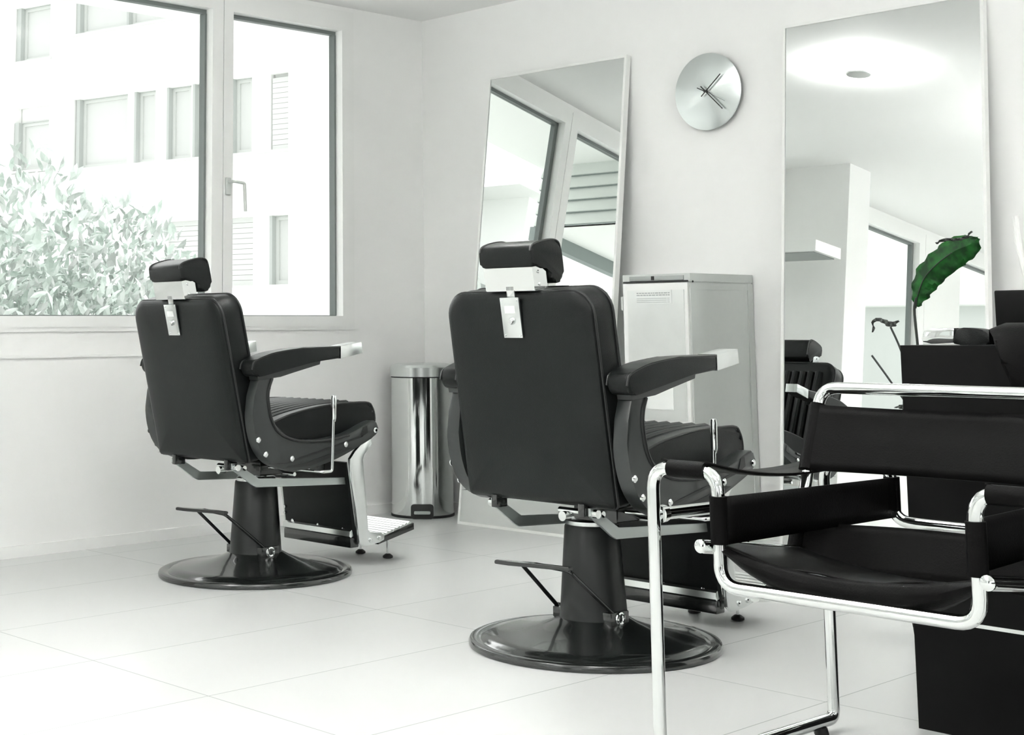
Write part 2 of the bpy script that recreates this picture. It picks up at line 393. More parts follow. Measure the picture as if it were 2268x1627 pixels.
l2=cp('label_plate',-4.01,-3.872,Y0-.0155,Y0-.013,.63,.855,'paper')
cp('hinge',X0-.004,X0+.006,Y0-.010,Y0+.004,1.06,1.12,'alu')
link('screw',lathe([(.005,0),(.004,.003)],12,c=(X1+3.955,5.345-5.56,1.180),axis='X'),M['rubber'],ct)
for x in (X0+.05,X1-.05):
    for y in (Y0+.07,Y1-.09):
        w=link('castor',bb(x+3.955-.02,x+3.955+.02,y-5.56-.025,y-5.56+.025,.085,.125),M['alu'],ct,smooth=False)
        wb=lathe([(.030,-.014),(.047,-.012),(.048,.012),(.030,.014)],32,axis='X',c=(x+3.955,y-5.56,.049)); ww=link('wheel',wb,M['rubber'],w)
        link('hub_cap',lathe([(.030,.0141),(.026,.017),(.012,.0175)],24,axis='X',c=(x+3.955,y-5.56,.049)),M['alu'],w)

# ------------------------------------------------------------------ desk and what lies on it
dk=thing('reception_desk','large plain black reception desk at right','desk',(-1.10,3.90,0))
def dp(nm,x0,x1,y0,y1,z0,z1,m,bev=0): return link(nm,bb(x0+1.10,x1+1.10,y0-3.9,y1-3.9,z0,z1,bev),M[m],dk,smooth=bev>0)
dp('front_panel',-1.900,-.30,3.577,3.602,.0,.942,'desk'); dp('side_panel',-1.898,-1.873,3.602,4.25,.0,.917,'desk'); dp('side_panel',-.325,-.30,3.602,4.25,0,.917,'desk')
dp('desktop',-1.900,-.30,3.602,4.25,.917,.942,'desk'); 
dp('inner_shelf',-1.873,-.325,3.66,4.23,.70,.72,'desk')
tr=dp('trim_strip',-1.893,-.306,3.572,3.577,.2655,.2745,'satin'); tr['label']='thin light metal strip across the front panel'
# clipper
hc=thing('hair_clipper','black hair clipper with a chrome head lying on the desk','clipper',(-1.80,3.68,.942))
link('body',prism(smooth2d([(.0,.004),(.012,.040),(.05,.043),(.085,.036),(.098,.018),(.094,.003),(.045,.001)],True,4),-.022,.022,'Y',.006),M['leather'],hc)
link('chrome_head',prism([(-.082,.008),(-.086,.016),(-.078,.036),(-.055,.043),(.004,.043),(.000,.006),(-.06,.003)],-.020,.020,'Y',.003),M['chrome'],hc)
link('foot_plate',bb(-.08,.02,-.02,.02,.0,.003),M['alu'],hc,smooth=False)
# slumped bag over the desk edge
bg=bmesh.new(); NU,NV=10,28
prof=smooth2d([(3.72,.945),(3.70,.968),(3.66,.985),(3.62,.983),(3.585,.965),(3.562,.925),(3.553,.87),(3.553,.82)],False,4)
rows=[]
for i in range(15):
    s=i/14; x=-1.695+s*.33; rows.append([])
    drop=max(0,min(1,(s-.02)/.30))
    for j,(y,z) in enumerate(prof):
        t=j/(len(prof)-1)
        lim=.30+.70*drop**.8
        tt=min(t,lim); k=tt*(len(prof)-1); a=int(k); f=k-a; b=min(a+1,len(prof)-1)
        yy=prof[a][0]*(1-f)+prof[b][0]*f; zz=prof[a][1]*(1-f)+prof[b][1]*f
        edge=math.sin(min(1,max(.02,s/.12))*PI/2)
        zz=.9425+(zz-.9425)*(edge if zz>.9425 else 1)
        rows[-1].append(bg.verts.new((x+1.55,yy-3.66-.012*math.sin(s*9)*t,zz-.942)))
for i in range(14):
    for j in range(len(prof)-1): bg.faces.new((rows[i][j],rows[i+1][j],rows[i+1][j+1],rows[i][j+1]))
bmesh.ops.remove_doubles(bg,verts=bg.verts,dist=.0004)
bo=link('bag_flap',bg,M['leather_soft'],None)
bag=thing('slumped_bag','dark rounded bag flap hanging over the front edge of the desk','bag',(-1.55,3.66,.942))
bo.parent=bag; md=bo.modifiers.new('thick','SOLIDIFY'); md.thickness=.012; md.offset=1
# glossy box and screen
cb=thing('card_terminal','small glossy black terminal with pale marks beside the dark bag','terminal',(-1.60,3.80,.942))
link('body',bb(-.075,.075,-.05,.05,0,.052,.006),M['gloss'],cb)
for k in range(4): link('pale_mark',bb(-.05+.03*k,-.034+.03*k,-.055,-.050,.018+.006*(k%2),.026+.006*(k%2)),M['grey'],cb,smooth=False)  # small grey marks on the front of the terminal
mo=thing('monitor','black rectangular screen standing on the desk at the right edge of the photo','screen',(-1.55,3.99,.942))
link('screen',bb(-.285,.285,-.012,.012,.045,.143,.004),M['desk'],mo); link('stand',bb(-.10,.10,-.045,.045,0,.045,.003),M['desk'],mo)
# white lamp arm at far right
la=thing('thin_white_lamp','thin white curved lamp stem rising to the right of the big mirror','lamp',(-2.10,5.05,0))
link('stem',tube(smooth2d([(-.14,0,1.36),(-.136,0,1.28),(-.12,0,1.17),(-.08,0,1.02),(-.03,0,.80),(0,0,.5),(0,0,.03)],False,4),[.011]*6+[.009]*19,10),M['white'],la)
link('base',lathe([(.13,0),(.13,.012),(.02,.03)],40),M['white'],la)

# ------------------------------------------------------------------ potted plant behind the desk
pt=thing('potted_plant','leggy houseplant with one big green leaf standing behind the desk','plant',(-2.30,4.55,0))
link('pot',lathe([(.10,0),(.13,.22),(.135,.24),(.125,.24),(.12,.20)],40,capt=True),M['desk'],pt)
def P3(x,z,y=0): return (x+2.30,y,z)
def stem(nm,pts,r): return link(nm,tube(smooth2d([P3(*p) for p in pts],False,5),r,8),M['stem'],pt)
stem('stem',[(-2.30,.2),(-2.33,.55),(-2.352,.85),(-2.358,.95),(-2.362,1.04),(-2.352,1.08)],.0045)
stem('stem',[(-2.29,.2),(-2.35,.6),(-2.385,.80),(-2.415,.91),(-2.447,.985)],.0035)
stem('stem',[(-2.30,.2),(-2.34,.55),(-2.39,.71),(-2.457,.81),(-2.518,.892)],.0035)
def leaf(nm,mid,width,m,fold=.25,tilt=0.,parent=pt,asym=(1,1)):
    bm=bmesh.new(); mid=smooth2d([P3(*p) for p in mid],False,5); n=len(mid); rows=[]; W=7
    for i,p in enumerate(mid):
        p=Vector(p); a=Vector(mid[max(0,i-1)]); b=Vector(mid[min(n-1,i+1)]); t=(b-a).normalized(); side=t.cross(Vector((0,1,0))).normalized()
        s=i/(n-1); k=s*(len(width)-1); q=int(k); f=k-q; w=width[q]*(1-f)+width[min(q+1,len(width)-1)]*f; w=max(w,.0006)
        w*=1+.03*math.sin(i*1.9)
        rows.append([bm.verts.new(p+side*w*(u if u>0 else u)*asym[0 if u>0 else 1]+Vector((0,-1,0))*(-fold*abs(u)*w+.008*math.sin(i*1.7+u*3)*abs(u))) for u in [(-1+2*j/(W-1)) for j in range(W)]])
    for i in range(n-1):
        for j in range(W-1): bm.faces.new((rows[i][j],rows[i][j+1],rows[i+1][j+1],rows[i+1][j]))
    o=link(nm,bm,m,parent); md=o.modifiers.new('t','SOLIDIFY'); md.thickness=.0012; return o
big=leaf('leaf',[(-2.352,1.050),(-2.345,1.09),(-2.318,1.145),(-2.270,1.19),(-2.215,1.225),(-2.165,1.243),(-2.138,1.262)],[.004,.032,.047,.048,.050,.036,.004],M['leaf'],.35,asym=(.95,1.0))
big['label']='large green leaf'
link('midrib',tube(smooth2d([P3(-2.354,1.045,-.004),P3(-2.345,1.09,-.004),P3(-2.318,1.145,-.004),P3(-2.270,1.19,-.003),P3(-2.225,1.22,-.002)],False,5),.0018,6),M['stem'],big)
leaf('leaf',[(-2.255,1.249,-.045),(-2.225,1.259,-.045),(-2.19,1.258,-.045),(-2.155,1.264,-.045),(-2.137,1.282,-.045)],[.002,.005,.004,.005,.001],M['leafdark'],.0)
leaf('leaf',[(-2.418,1.006),(-2.435,.995),(-2.455,.996),(-2.480,1.008),(-2.505,1.006),(-2.510,.968)],[.001,.008,.009,.006,.005,.001],M['leafdark'],.2)
leaf('leaf',[(-2.405,.718),(-2.42,.728),(-2.445,.726)],[.002,.008,.001],M['leafdark'],.2)

# ------------------------------------------------------------------ barber chairs
def barber_chair(loc,label,recline,dv,dz):
    t=thing('barber_chair',label,'chair',loc,0,'black barber chairs')
    D=Vector((0,dv,dz))
    def P(nm,bm,m,par=t,up=True,smooth=True):
        if up: bmesh.ops.translate(bm,vec=D,verts=bm.verts)
        return link(nm,bm,M[m] if isinstance(m,str) else m,par,smooth)
    # base and column (fixed)
    P('base',lathe([(.386,0),(.393,.002),(.394,.012),(.390,.020),(.380,.024),(.366,.022),(.356,.019),(.347,.023),(.338,.030),(.30,.036),(.24,.045),(.18,.058),(.135,.074),(.112,.086),(.10,.09)],128,capt=True),'black',up=False)
    P('column',lathe([(.112,.068),(.108,.078),(.105,.10),(.086,.365),(.083,.372)],64),'column',up=False)
    P('column_collar',lathe([(.080,.372),(.080,.384),(.074,.388),(.045,.390),(.045,.43)],48),'satin',up=False)
    pd=bmesh.new()
    pp=P('foot_pump',tube(fillet([(-.112,-.028,.098),(-.104,-.222,.262),(-.02,-.245,.270),(.095,-.228,.262),(.108,-.015,.096)],.02),.0065,10),'black',up=False)
    pad=prism([(-.158,-.275),(-.150,-.292),(-.10,-.285),(-.02,-.262),(.10,-.236),(.102,-.218),(-.02,-.236),(-.10,-.262)],.262,.274,'Z',.004); P('foot_pad',pad,'black',pp,up=False)
    for x,y,s in ((-.118,-.030,-1),(.118,-.017,1)):
        P('pivot_eye',tube([(x,y+.016*math.cos(a),.098+.016*math.sin(a)) for a in [2*PI*k/18 for k in range(18)]],.0055,8,closed=True),'chrome',pp,up=False)
    P('pump_bracket',bb(-.118,-.03,-.06,.03,.078,.112,.004),'black',up=False); P('pump_bracket',bb(.03,.116,-.06,.03,.074,.118,.004),'black',up=False)
    # undercarriage
    uc=P('seat_mechanism',bb(.0,.17,-.10,.24,.400,.465,.006),'black')
    P('mechanism_rod',tube([(.03,-.20,.44),(.20,-.20,.44)],.010,12),'chrome',uc); P('mechanism_rod',tube([(.0,.02,.405),(.24,.02,.405)],.008,12),'chrome',uc)
    for x in (.06,): P('mechanism_bolt',lathe([(.015,-.01),(.015,.02)],16,axis='Y',c=(x,-.215,.425)),'satin',uc)
    P('mechanism_arm',bb(.10,.30,.02,.05,.425,.445,.003),'satin',uc)
    # linkage bars
    for s in (-1,1):
        ln=[(-.262,.462),(-.235,.462),(-.225,.450),(-.130,.394),(.362,.366),(.366,.338),(-.140,.362),(-.160,.372),(-.262,.440)]
        P('linkage_bar',prism(ln,s*.195-.005,s*.195+.005,'X',.0015),'barsteel')
        P('linkage_pivot',lathe([(.013,-.022),(.013,.022)],20,axis='X',c=(s*.195,-.245,.446)),'chrome')
        P('linkage_bracket',bb(s*.175-.012,s*.175+.012,-.275,-.225,.435,.475,.003),'black')
    # seat
    seat=prism(smooth2d([(-.245,.56),(-.12,.618),(-.03,.644),(.09,.664),(.20,.674),(.37,.676),(.405,.655),(.418,.610),(.410,.555),(.380,.515),(.10,.490),(-.22,.490)],True,3),-.283,.283,'X',.018,seg=3)
    so=P('seat_cushion',seat,'leather')
    for s in (-1,1):
        P('piping',tube([(s*.281,v,z) for v,z in smooth2d([(-.20,.586),(-.12,.617),(-.03,.644),(.09,.664),(.20,.674),(.365,.676),(.403,.655),(.417,.610),(.409,.555)],False,4)],.0045,8),'piping',so)
    for k in range(9):
        x=-.20+.05*k
        P('channel_roll',tube([(x,v,z-.016) for v,z in smooth2d([(-.16,.602),(-.05,.640),(.08,.663),(.20,.674),(.33,.678)],False,3)],.0225,10),'leather',so)
    # side panels + armrests
    outl=[(-.262,.788),(-.186,.793),(-.207,.753),(-.209,.705),(-.191,.634),(-.149,.584),(-.065,.553),(.065,.546),(.197,.560),(.323,.604),(.349,.598),(.359,.578),(.347,.548),(.247,.506),(.133,.466),(.001,.438),(-.108,.436),(-.172,.455),(-.218,.482),(-.256,.528),(-.280,.592),(-.290,.662),(-.282,.728)]
    for s in (-1,1):
        sm=smooth2d(outl[1:-1],False,3); sm=[outl[0]]+sm+[outl[-1]]
        sp=P('side_panel',prism(sm,s*.312,s*.365,'X',.004),'plate')
        rim=[(a-.026,b) for a,b in smooth2d([(-.172,.790),(-.188,.750),(-.190,.705),(-.172,.631),(-.129,.579),(-.042,.548),(.092,.541),(.224,.555)],False,5)]
        P('rim_bead',tube([(s*.366,v,z) for v,z in rim],.0065,8),'piping',sp)
        for q in ([(-.20,.470),(-.10,.462),(.30,.545),(.295,.552),(-.10,.470)],[(-.105,.447),(.02,.447),(.245,.504),(.22,.507),(.0,.462),(-.09,.455)],[(.285,.542),(.325,.560),(.322,.590),(.300,.584)]):
            P('recess_shade',prism([(a-.025,b) for a,b in q],s*.3655,s*.3672,'X'),'piping',sp,smooth=False)  # raised dark strips stand in for the shade in recessed slots
        for v,z in ((-.263,.561),(-.228,.505),(-.098,.481),(.180,.520),(.341,.568)): P('bolt',lathe([(.011,.0),(.011,s*.004),(.006,s*.008)],16,axis='X',c=(s*.366,v,z)),'chrome',sp)
        a0,a1=(s*.308,s*.388) if s>0 else (s*.298,s*.374)
        armo=[(.136,.862),(-.02,.847),(-.20,.813),(-.272,.800),(-.298,.807),(-.310,.832),(-.302,.858),(-.282,.868),(-.25,.879),(-.19,.893),(-.06,.907),(.136,.910)]
        ar=P('armrest',prism([armo[0]]+smooth2d(armo[1:-1],False,3)+[armo[-1]],a0,a1,'X',.012,seg=4),'leather')
        for e in (a0,a1):
            P('piping',tube([(e-(.003 if abs(e)>.35 else -.003)*s,v,z-.004) for v,z in smooth2d(armo[5:],False,3)],.0035,8),'piping',ar)
        tp=P('armrest_tip',prism([(.137,.861),(.137,.911),(.250,.926),(.255,.881)],a0+s*.008,a1,'X',.0015),'satin',ar); tp['label']='chrome armrest end'
        P('arm_bracket',prism([(-.27,.786),(-.274,.804),(-.20,.813),(-.02,.848),(.045,.858),(.040,.840),(-.09,.812),(-.16,.796)],s*.318,s*.372,'X'),'plate',ar)
        P('arm_screw',lathe([(.006,.83),(.006,.845)],10,c=(s*.352,.01,0)),'chrome',ar)
    # recline lever, right side
    lv=P('recline_lever',tube(fillet([(.15,-.06,.433),(.372,.035,.424),(.386,.072,.424),(.386,.100,.715)],.012),[.0065]*100,12) if False else tube(fillet([(.15,-.06,.433),(.396,.030,.424),(.400,.078,.424),(.400,.088,.70)],.012),.0065,12),'chrome')
    P('lever_grip',lathe([(.0065,.615),(.010,.63),(.0115,.705),(.009,.717),(.002,.719)],16,c=(.400,.0885,0)),'chrome',lv)
    # backrest, built upright about its hinge then reclined
    R=Matrix.Translation((0,-.27,.465))@Matrix.Rotation(recline,4,'X')
    def Q(nm,bm,m,par=t):
        bmesh.ops.transform(bm,matrix=R,verts=bm.verts); return P(nm,bm,m,par)
    bk=bmesh.new(); rings=[]
    for y,ins in ((-.0085,.150),(-.0075,.100),(-.004,.050),(.000,.022),(.003,.010),(.010,.002),(.020,.000),(.065,-.003),(.108,.000),(.118,.005),(.125,.014),(.128,.030),(.1285,.08)):
        rings.append([bk.verts.new((x,y,z+ins)) for x,z in rrect(.588-2*ins,.645-2*ins,max(.012,.075-ins*.6),8,max(.006,.012-ins*.3))])
    for a_,b_ in zip(rings,rings[1:]):
        for k in range(len(a_)): bk.faces.new((a_[k],a_[(k+1)%len(a_)],b_[(k+1)%len(a_)],b_[k]))
    bk.faces.new(rings[0]); bk.faces.new(rings[-1][::-1])
    bko=Q('backrest',bk,'leather')
    for y in (.022,.110):
        Q('piping',tube([(x*1.003,y,z) for x,z in rrect(.588,.645,.075,8,.012)],.0042,8,closed=True),'piping',bko)
    for k in range(9):
        x=-.20+.05*k; Q('channel_roll',tube([(x,.126,.12),(x,.132,.20),(x,.132,.50),(x,.126,.58)],.0225,10),'leather',bko)
    sk=Q('headrest_socket',bb(-.038,.038,-.0165,-.009,.508,.632,.0015),'satin',bko); sk['label']='brushed steel headrest socket plate'
    Q('knob',lathe([(.011,-.016),(.011,-.022),(.008,-.028),(.003,-.030)],20,axis='Y',c=(.004,0,.560)),'chrome',sk)
    for x in(-.031,.031):
        for z in(.516,.624): Q('screw',lathe([(.0035,-.0165),(.0025,-.019)],10,axis='Y',c=(x,0,z)),'chrome',sk)
    Q('rating_sticker',bb(-.022,.020,-.0172,-.0166,.584,.606),'paper',sk)
    Q('headrest_post',bb(-.016,.016,-.006,.006,.62,.665,.001),'chrome',bko)
    hp=prism(smooth2d([(-.008,.772),(.000,.786),(.03,.793),(.085,.794),(.120,.785),(.130,.760),(.130,.690),(.122,.668),(.098,.660),(.075,.664),(.062,.690),(.058,.722),(.0,.722),(-.010,.735)],True,3),-.108,.108,'X',.012,seg=3)
    ho=Q('headrest',hp,'leather')
    for s in(-1,1): Q('piping',tube([(s*.103,v,z) for v,z in smooth2d([(-.008,.772),(.000,.786),(.03,.793),(.085,.794),(.120,.785),(.130,.760),(.130,.690)],False,4)],.0038,8),'piping',ho)
    br=bmesh.new(); bb(-.100,.100,-.006,-.003,.652,.722,bm=br); bb(-.100,-.097,-.003,.055,.652,.722,bm=br); bb(.097,.100,-.003,.055,.652,.722,bm=br); bb(-.100,.100,-.003,.05,.650,.653,bm=br)
    hb=Q('headrest_bracket',br,'chrome',ho)
    for z in(.667,.705): Q('screw',lathe([(.005,.0),(.004,.004)],12,axis='X',c=(.100,.02,z)),'chrome',hb)
    # leg rest and footrest
    lg=prism([(.312,.430),(.322,.432),(.366,.168),(.384,.098),(.380,.084),(.366,.084),(.352,.150)],-.222,.215,'X',.003)
    lo=P('leg_guard',lg,'leather'); P('lower_bar',bb(-.219,.216,.338,.384,.082,.124,.004),'black',lo)
    P('guard_trim',prism([(.344,.156),(.352,.130),(.338,.124),(.330,.130),(.333,.150)],-.218,.218,'X',.001),'satin',lo)
    for x,z in ((-.17,.155),(.0,.152),(.16,.150)): P('bolt',lathe([(.010,0),(.010,-.005),(.005,-.008)],16,axis='Y',c=(x,.350,z)),'chrome',lo)
    for z in(.215,.19): P('strap_clip',lathe([(.007,-.002),(.007,-.014)],12,axis='Y',c=(-.205,.342,z)),'chrome',lo)
    for s in(-1,1):
        lk=P('footrest_link',prism([(.316,.446),(.345,.476),(.400,.520),(.432,.528),(.440,.498),(.394,.462),(.384,.440),(.412,.150),(.425,.138),(.492,.132),(.508,.122),(.506,.102),(.480,.095),(.410,.088),(.385,.088),(.366,.104),(.348,.240),(.318,.380)],s*.224,s*.240,'X',.003),'satin')
        for v,z in((.478,.113),(.428,.108)): P('bolt',lathe([(.009,0),(.009,s*.004),(.005,s*.007)],16,axis='X',c=(s*.240,v,z)),'chrome',lk)
    # ribbed tread
    tb=[(.505,.082),(.500,.106)]; n=9
    for k in range(n):
        a=.505+(.700-.505)*k/n; b=.505+(.700-.505)*(k+1)/n; z=lambda v:.106+(v-.505)*.235
        tb+= [(a+.002,z(a)+.006),((a+b)/2,z(b)+.006),(b-.003,z(b)+.004),(b-.001,z(b))]
    tb+=[(.704,.152),(.706,.124)]
    P('footrest_tread',prism([(.505,.080)]+[(.500,.104),(.700,.150),(.712,.150),(.714,.122)],-.205,.205,'X',.002),'black')
    P('tread_ribs',prism([(.506,.100)]+tb[2:-2]+[(.700,.145)],-.203,.203,'X'),'tread',smooth=False)
    for s in(-1,1):
        ff=P('levelling_foot',lathe([(.014,0),(.022,.003),(.022,.010),(.012,.018),(.006,.020)],24,c=(s*.088,.655,0)),'rubber',up=False)
        P('foot_rod',lathe([(.0055,.018),(.0055,.125)],12,c=(s*.088,.655,0)),'chrome',ff,up=False)
    return t
barber_chair((-4.858,3.804,0),'black barber chair nearer the window, its headrest against the glass',math.radians(13.0),-.012,.006)
barber_chair((-3.058,3.744,0),'black barber chair in the centre, half behind the tubular armchair',math.radians(8.9),.012,-.006)

# ------------------------------------------------------------------ tubular steel armchair
wc=thing('tubular_armchair','chrome tube armchair with black leather straps in the right foreground','chair',(-1.60,3.07,0))
def Wp(pts): return [(p[0]+1.60,p[1]-3.07,p[2]) for p in pts]
r=.0145
YF,YK=2.73,3.405; zt=.668; zk=.640
# front and rear U frames with the side runners
for nm,Y,zt_,zc,xo,xi in (('front_frame',YF,zt,.444,.452,.282),('rear_frame',YK,zk,.522,.430,.248)):
    pts=[(-1.6-xo,Y,.05),(-1.6-xo,Y,zt_+.015),(-1.6-xi,Y,zt_+.015),(-1.6-xi,Y,zc),(-1.6+xi,Y,zc),(-1.6+xi,Y,zt_+.015),(-1.6+xo,Y,zt_+.015),(-1.6+xo,Y,.05)]
    link(nm,tube(fillet(Wp(pts),.048,7),r,16),M['chrome'],wc)
for s in(-1,1):
    xf=-1.6+s*.452; xk=-1.6+s*.430
    pts=[(xf,YF,.051),(xf,YF,.032),(xf,YF+.06,.030),(xk,YK-.06,.030),(xk,YK,.032),(xk,YK,.051)]
    rn=link('runner',tube(fillet(Wp([(xf,YF,.08),(xf,YF,.030),(xk,YK,.030),(xk,YK,.08)]),.055,8),r+.0004,16),M['chrome'],wc)
    for yy,xx in((YF+.07,xf),(YK-.06,xk)): link('glide',lathe([(.016,0),(.018,.004),(.014,.018)],16,c=Wp([(xx,yy,0)])[0]),M['rubber'],rn)
    # lower arm rail between outer legs
    link('side_rail',tube(Wp([(xf,YF,.578),(xk,YK,.572)]),r*.98,14),M['chrome'],wc)
    link('rail_collar',tube(Wp([(xf+.004*s*-1,YF+.012,.578),(xf,YF+.035,.578)]),r*1.35,14),M['chrome'],wc)
# back frame: one tube, top bar + two uprights running down and forward under the seat
xu=.332
up=lambda s:[(-1.6+s*xu,3.245,.845),(-1.6+s*xu,3.085,.43),(-1.6+s*(xu-.01),3.03,.385),(-1.6+s*(xu-.02),2.90,.40)]
bp=list(reversed(up(-1)))+up(1)
link('back_frame',tube(fillet(Wp(bp),.045,7),r*.97,16),M['chrome'],wc)
# seat side tubes with bare capped ends at the front
for s in(-1,1):
    x=-1.6+s*.312
    link('seat_rail',tube(Wp([(x,2.706,.527),(x,2.715,.525),(x,3.10,.475)]),[r*.9,r,r],16),M['chrome'],wc)
    link('rail_cap',lathe([(.0146,0),(.0146,-.006),(.006,-.011)],16,axis='Y',c=Wp([(x,2.707,.527)])[0]),M['chrome'],wc)
def strap(nm,f,nu,nv,thick,parent=wc):
    bm=bmesh.new(); V=[[bm.verts.new(Wp([f(i/nu,j/nv)])[0]) for j in range(nv+1)] for i in range(nu+1)]
    for i in range(nu):
        for j in range(nv): bm.faces.new((V[i][j],V[i+1][j],V[i+1][j+1],V[i][j+1]))
    o=link(nm,bm,M['leather_soft'],parent); m=o.modifiers.new('t','SOLIDIFY'); m.thickness=thick; m.offset=0; return o
def lerp(a,b,t): return a+(b-a)*t
# seat sling
def seatf(u,v):
    x=-1.6+lerp(-.315,.315,u); y=lerp(2.735,3.075,v); sag=4*u*(1-u)
    z=lerp(.520,.478,v)+.012-sag*.040+.004*math.sin(u*19+v*5)*(1-v); return (x,y,z)
strap('seat_sling',seatf,24,12,.004)
def lipf(u,v):
    x=-1.6+lerp(-.300,.300,u); sag=4*u*(1-u); z0=.530-sag*.038; drop=.062*min(1,sag*1.25)**.8
    return (x+.006*math.sin(v*3), 2.735-.022*math.sin(v*PI)+.02*v, z0-drop*v-.003*math.sin(u*16+v*7)*v)
strap('seat_front_hem',lipf,30,8,.004)
# back straps, wrapped round the uprights
def wrapx(u,half,rr):
    """u 0..1 -> (dx,dy) path across the front with rounded ends around the tubes"""
    return lerp(-half,half,u)
def backf(u,v):
    z=lerp(.655,.805,v); yb=3.085+(z-.43)*(.16/.415); bow=4*u*(1-u)
    e=min(u,1-u); off=-.018 if e>.02 else -.012
    return (-1.6+lerp(-xu-.017,xu+.017,u), yb+off+.030*bow, z-.006*bow*(1 if v>.5 else -.3))
bs=strap('back_strap',backf,30,8,.005)
for s in(-1,1):
    pts=[(-1.6+s*xu,3.085+(z-.43)*(.16/.415),z) for z in (.655,.805)]
    link('strap_sleeve',tube(Wp(pts),.0195,16),M['leather_soft'],bs)
    pts=[(-1.6+s*xu,3.085+(z-.43)*(.16/.415),z) for z in (.432,.535)]
    link('strap_sleeve',tube(Wp(pts),.0190,16),M['leather_soft'],bs)
def lowf(u,v):
    z=lerp(.432,.535,v); yb=3.085+(z-.43)*(.16/.415); bow=4*u*(1-u)
    return (-1.6+lerp(-xu-.014,xu+.014,u), yb-.014+.075*bow, z+.006*bow)
strap('lower_back_strap',lowf,24,6,.005)
# arm straps
for s in(-1,1):
    def armf(u,v,s=s):
        y=lerp(YF-.004,YK+.004,u); bow=4*u*(1-u)
        return (-1.6+s*lerp(.305,.425,v), y, lerp(zt+.030,zk+.030,u)-.034*bow+(.004 if v in(0,1) else 0))
    a=strap('arm_strap',armf,20,6,.005)
    for Y,z in((YF,zt+.015),(YK,zk+.015)):
        link('strap_sleeve',tube(Wp([(-1.6+s*.310,Y,z),(-1.6+s*.405,Y,z)]),.0190,16),M['leather_soft'],a)
    def sidef(u,v,s=s):
        y=lerp(YF,YK,u); zz0=lerp(.532,.534,u); zz1=lerp(.632,.628,u)
        return (-1.6+s*(lerp(.282,.248,u)-.014), y, lerp(zz0,zz1,v))
    b=strap('side_strap',sidef,16,4,.005)
    for Y,xi,z0,z1 in((YF,.282,.532,.632),(YK,.248,.534,.628)):
        link('strap_sleeve',tube(Wp([(-1.6+s*xi,Y,z0),(-1.6+s*xi,Y,z1)]),.0190,16),M['leather_soft'],b)

for i,(x,y,rz,lab) in enumerate(((1.9,1.6,PI/2,'added tall black cupboard against the far right wall, for dark reflections'),(-1.0,-3.7,0,'added tall black cupboard between the back windows, for dark reflections'))):
    cu=thing('added_cupboard',lab,'cupboard',(x if i else 2.95,y if i else .1,0),rz,'added black cupboards for dark reflections')  # unseen cupboards added so the chrome has something dark to reflect
    link('carcass',bb(-.45,.45,-.2,.2,.06,2.1,.003),M['desk'],cu); link('plinth',bb(-.43,.43,-.17,.17,0,.06),M['rubber'],cu,smooth=False)
    for q in(-1,1):
        d=link('door',bb(min(q*.003,q*.447),max(q*.003,q*.447),.2,.218,.07,2.09,.002) if i else bb(min(q*.003,q*.447),max(q*.003,q*.447),.2,.218,.07,2.09,.002),M['desk'],cu)
        link('door_knob',lathe([(.012,.218),(.012,.24)],16,axis='Y',c=(q*.04,0,1.05)),M['alu'],d)
so_=thing('added_sofa','added low black leather sofa behind the photographer, for dark reflections','sofa',(.9,-1.6,0),PI*.05)  # unseen sofa added as another dark shape for the chrome to reflect
link('seat_cushion',bb(-.75,.75,-.30,.35,.16,.42,.03),M['leather'],so_); link('back_cushion',bb(-.75,.75,-.45,-.28,.20,.80,.04),M['leather'],so_)
for q in(-1,1):
    link('arm_cushion',bb(min(q*.76,q*.92),max(q*.76,q*.92),-.45,.35,.10,.60,.03),M['leather'],so_)
    for yy in(-.38,.28): link('leg',lathe([(.015,0),(.015,.11)],12,c=(q*.84,yy,0)),M['chrome'],so_)
# ------------------------------------------------------------------ wall shelf by the pier (seen in the big mirror)
sh=thing('wall_shelf','white box shelf on a narrow post by the pier, seen in the big mirror','shelf',(-5.62,2.42,0))
link('shelf_board',bb(-.27,.33,-.16,.16,2.00,2.075),M['white'],sh,smooth=False)
link('grey_underside',bb(-.24,.30,-.13,.13,1.993,2.00),M['grey'],sh,smooth=False)  # thin grey sheet darkens the underside of the shelf
link('post',bb(-.20,-.15,-.02,.02,0,1.993),M['white'],sh,smooth=False)

# ------------------------------------------------------------------ outside
struct(link('ground',bb(-60,30,-50,60,-.6,-.5),M['floorout'],smooth=False))
struct(link('trim_2',bb(-7.20,XL-T,-4.4,6.3,2.83,3.05),M['facade'],smooth=False))   # overhanging slab above the windows
Cn=Vector((-25.519,20.897,0)); fa=math.radians(-168.17); fd=Vector((math.cos(fa),math.sin(fa),0)); fn=Vector((-fd.y,fd.x,0))
if fn.dot(-Cn)<0: fn=-fn
ab=thing('apartment_building','white rendered apartment building across the street with rows of windows','building',(Cn.x,Cn.y,-.5))
Rm=Matrix(((fd.x,fn.x,0,0),(fd.y,fn.y,0,0),(0,0,1,.5),(0,0,0,1)))
def ap(nm,boxes,m,par=ab):
    bm=bmesh.new()
    for s0,s1,d0,d1,z0,z1 in boxes: bb(s0,s1,d0,d1,z0,z1,bm=bm)
    bmesh.ops.transform(bm,matrix=Rm,verts=bm.verts); return link(nm,bm,M[m],par,smooth=False)
ops=[ # (s0,s1,z0,z1)
 (0.0,3.81,1.91,3.47),(7.98,9.36,1.91,3.47),
 (0.03,7.05,4.96,6.73),(7.95,9.36,5.04,6.33),
 (3.7,7.07,8.42,10.0),(7.98,9.36,7.95,9.4)]
walls=[(0,10.9,-.5,-.45,-.5,13)]
zs=[-.5,1.91,3.47,4.96,6.73,8.0,10.0,13.0]
fw=[]
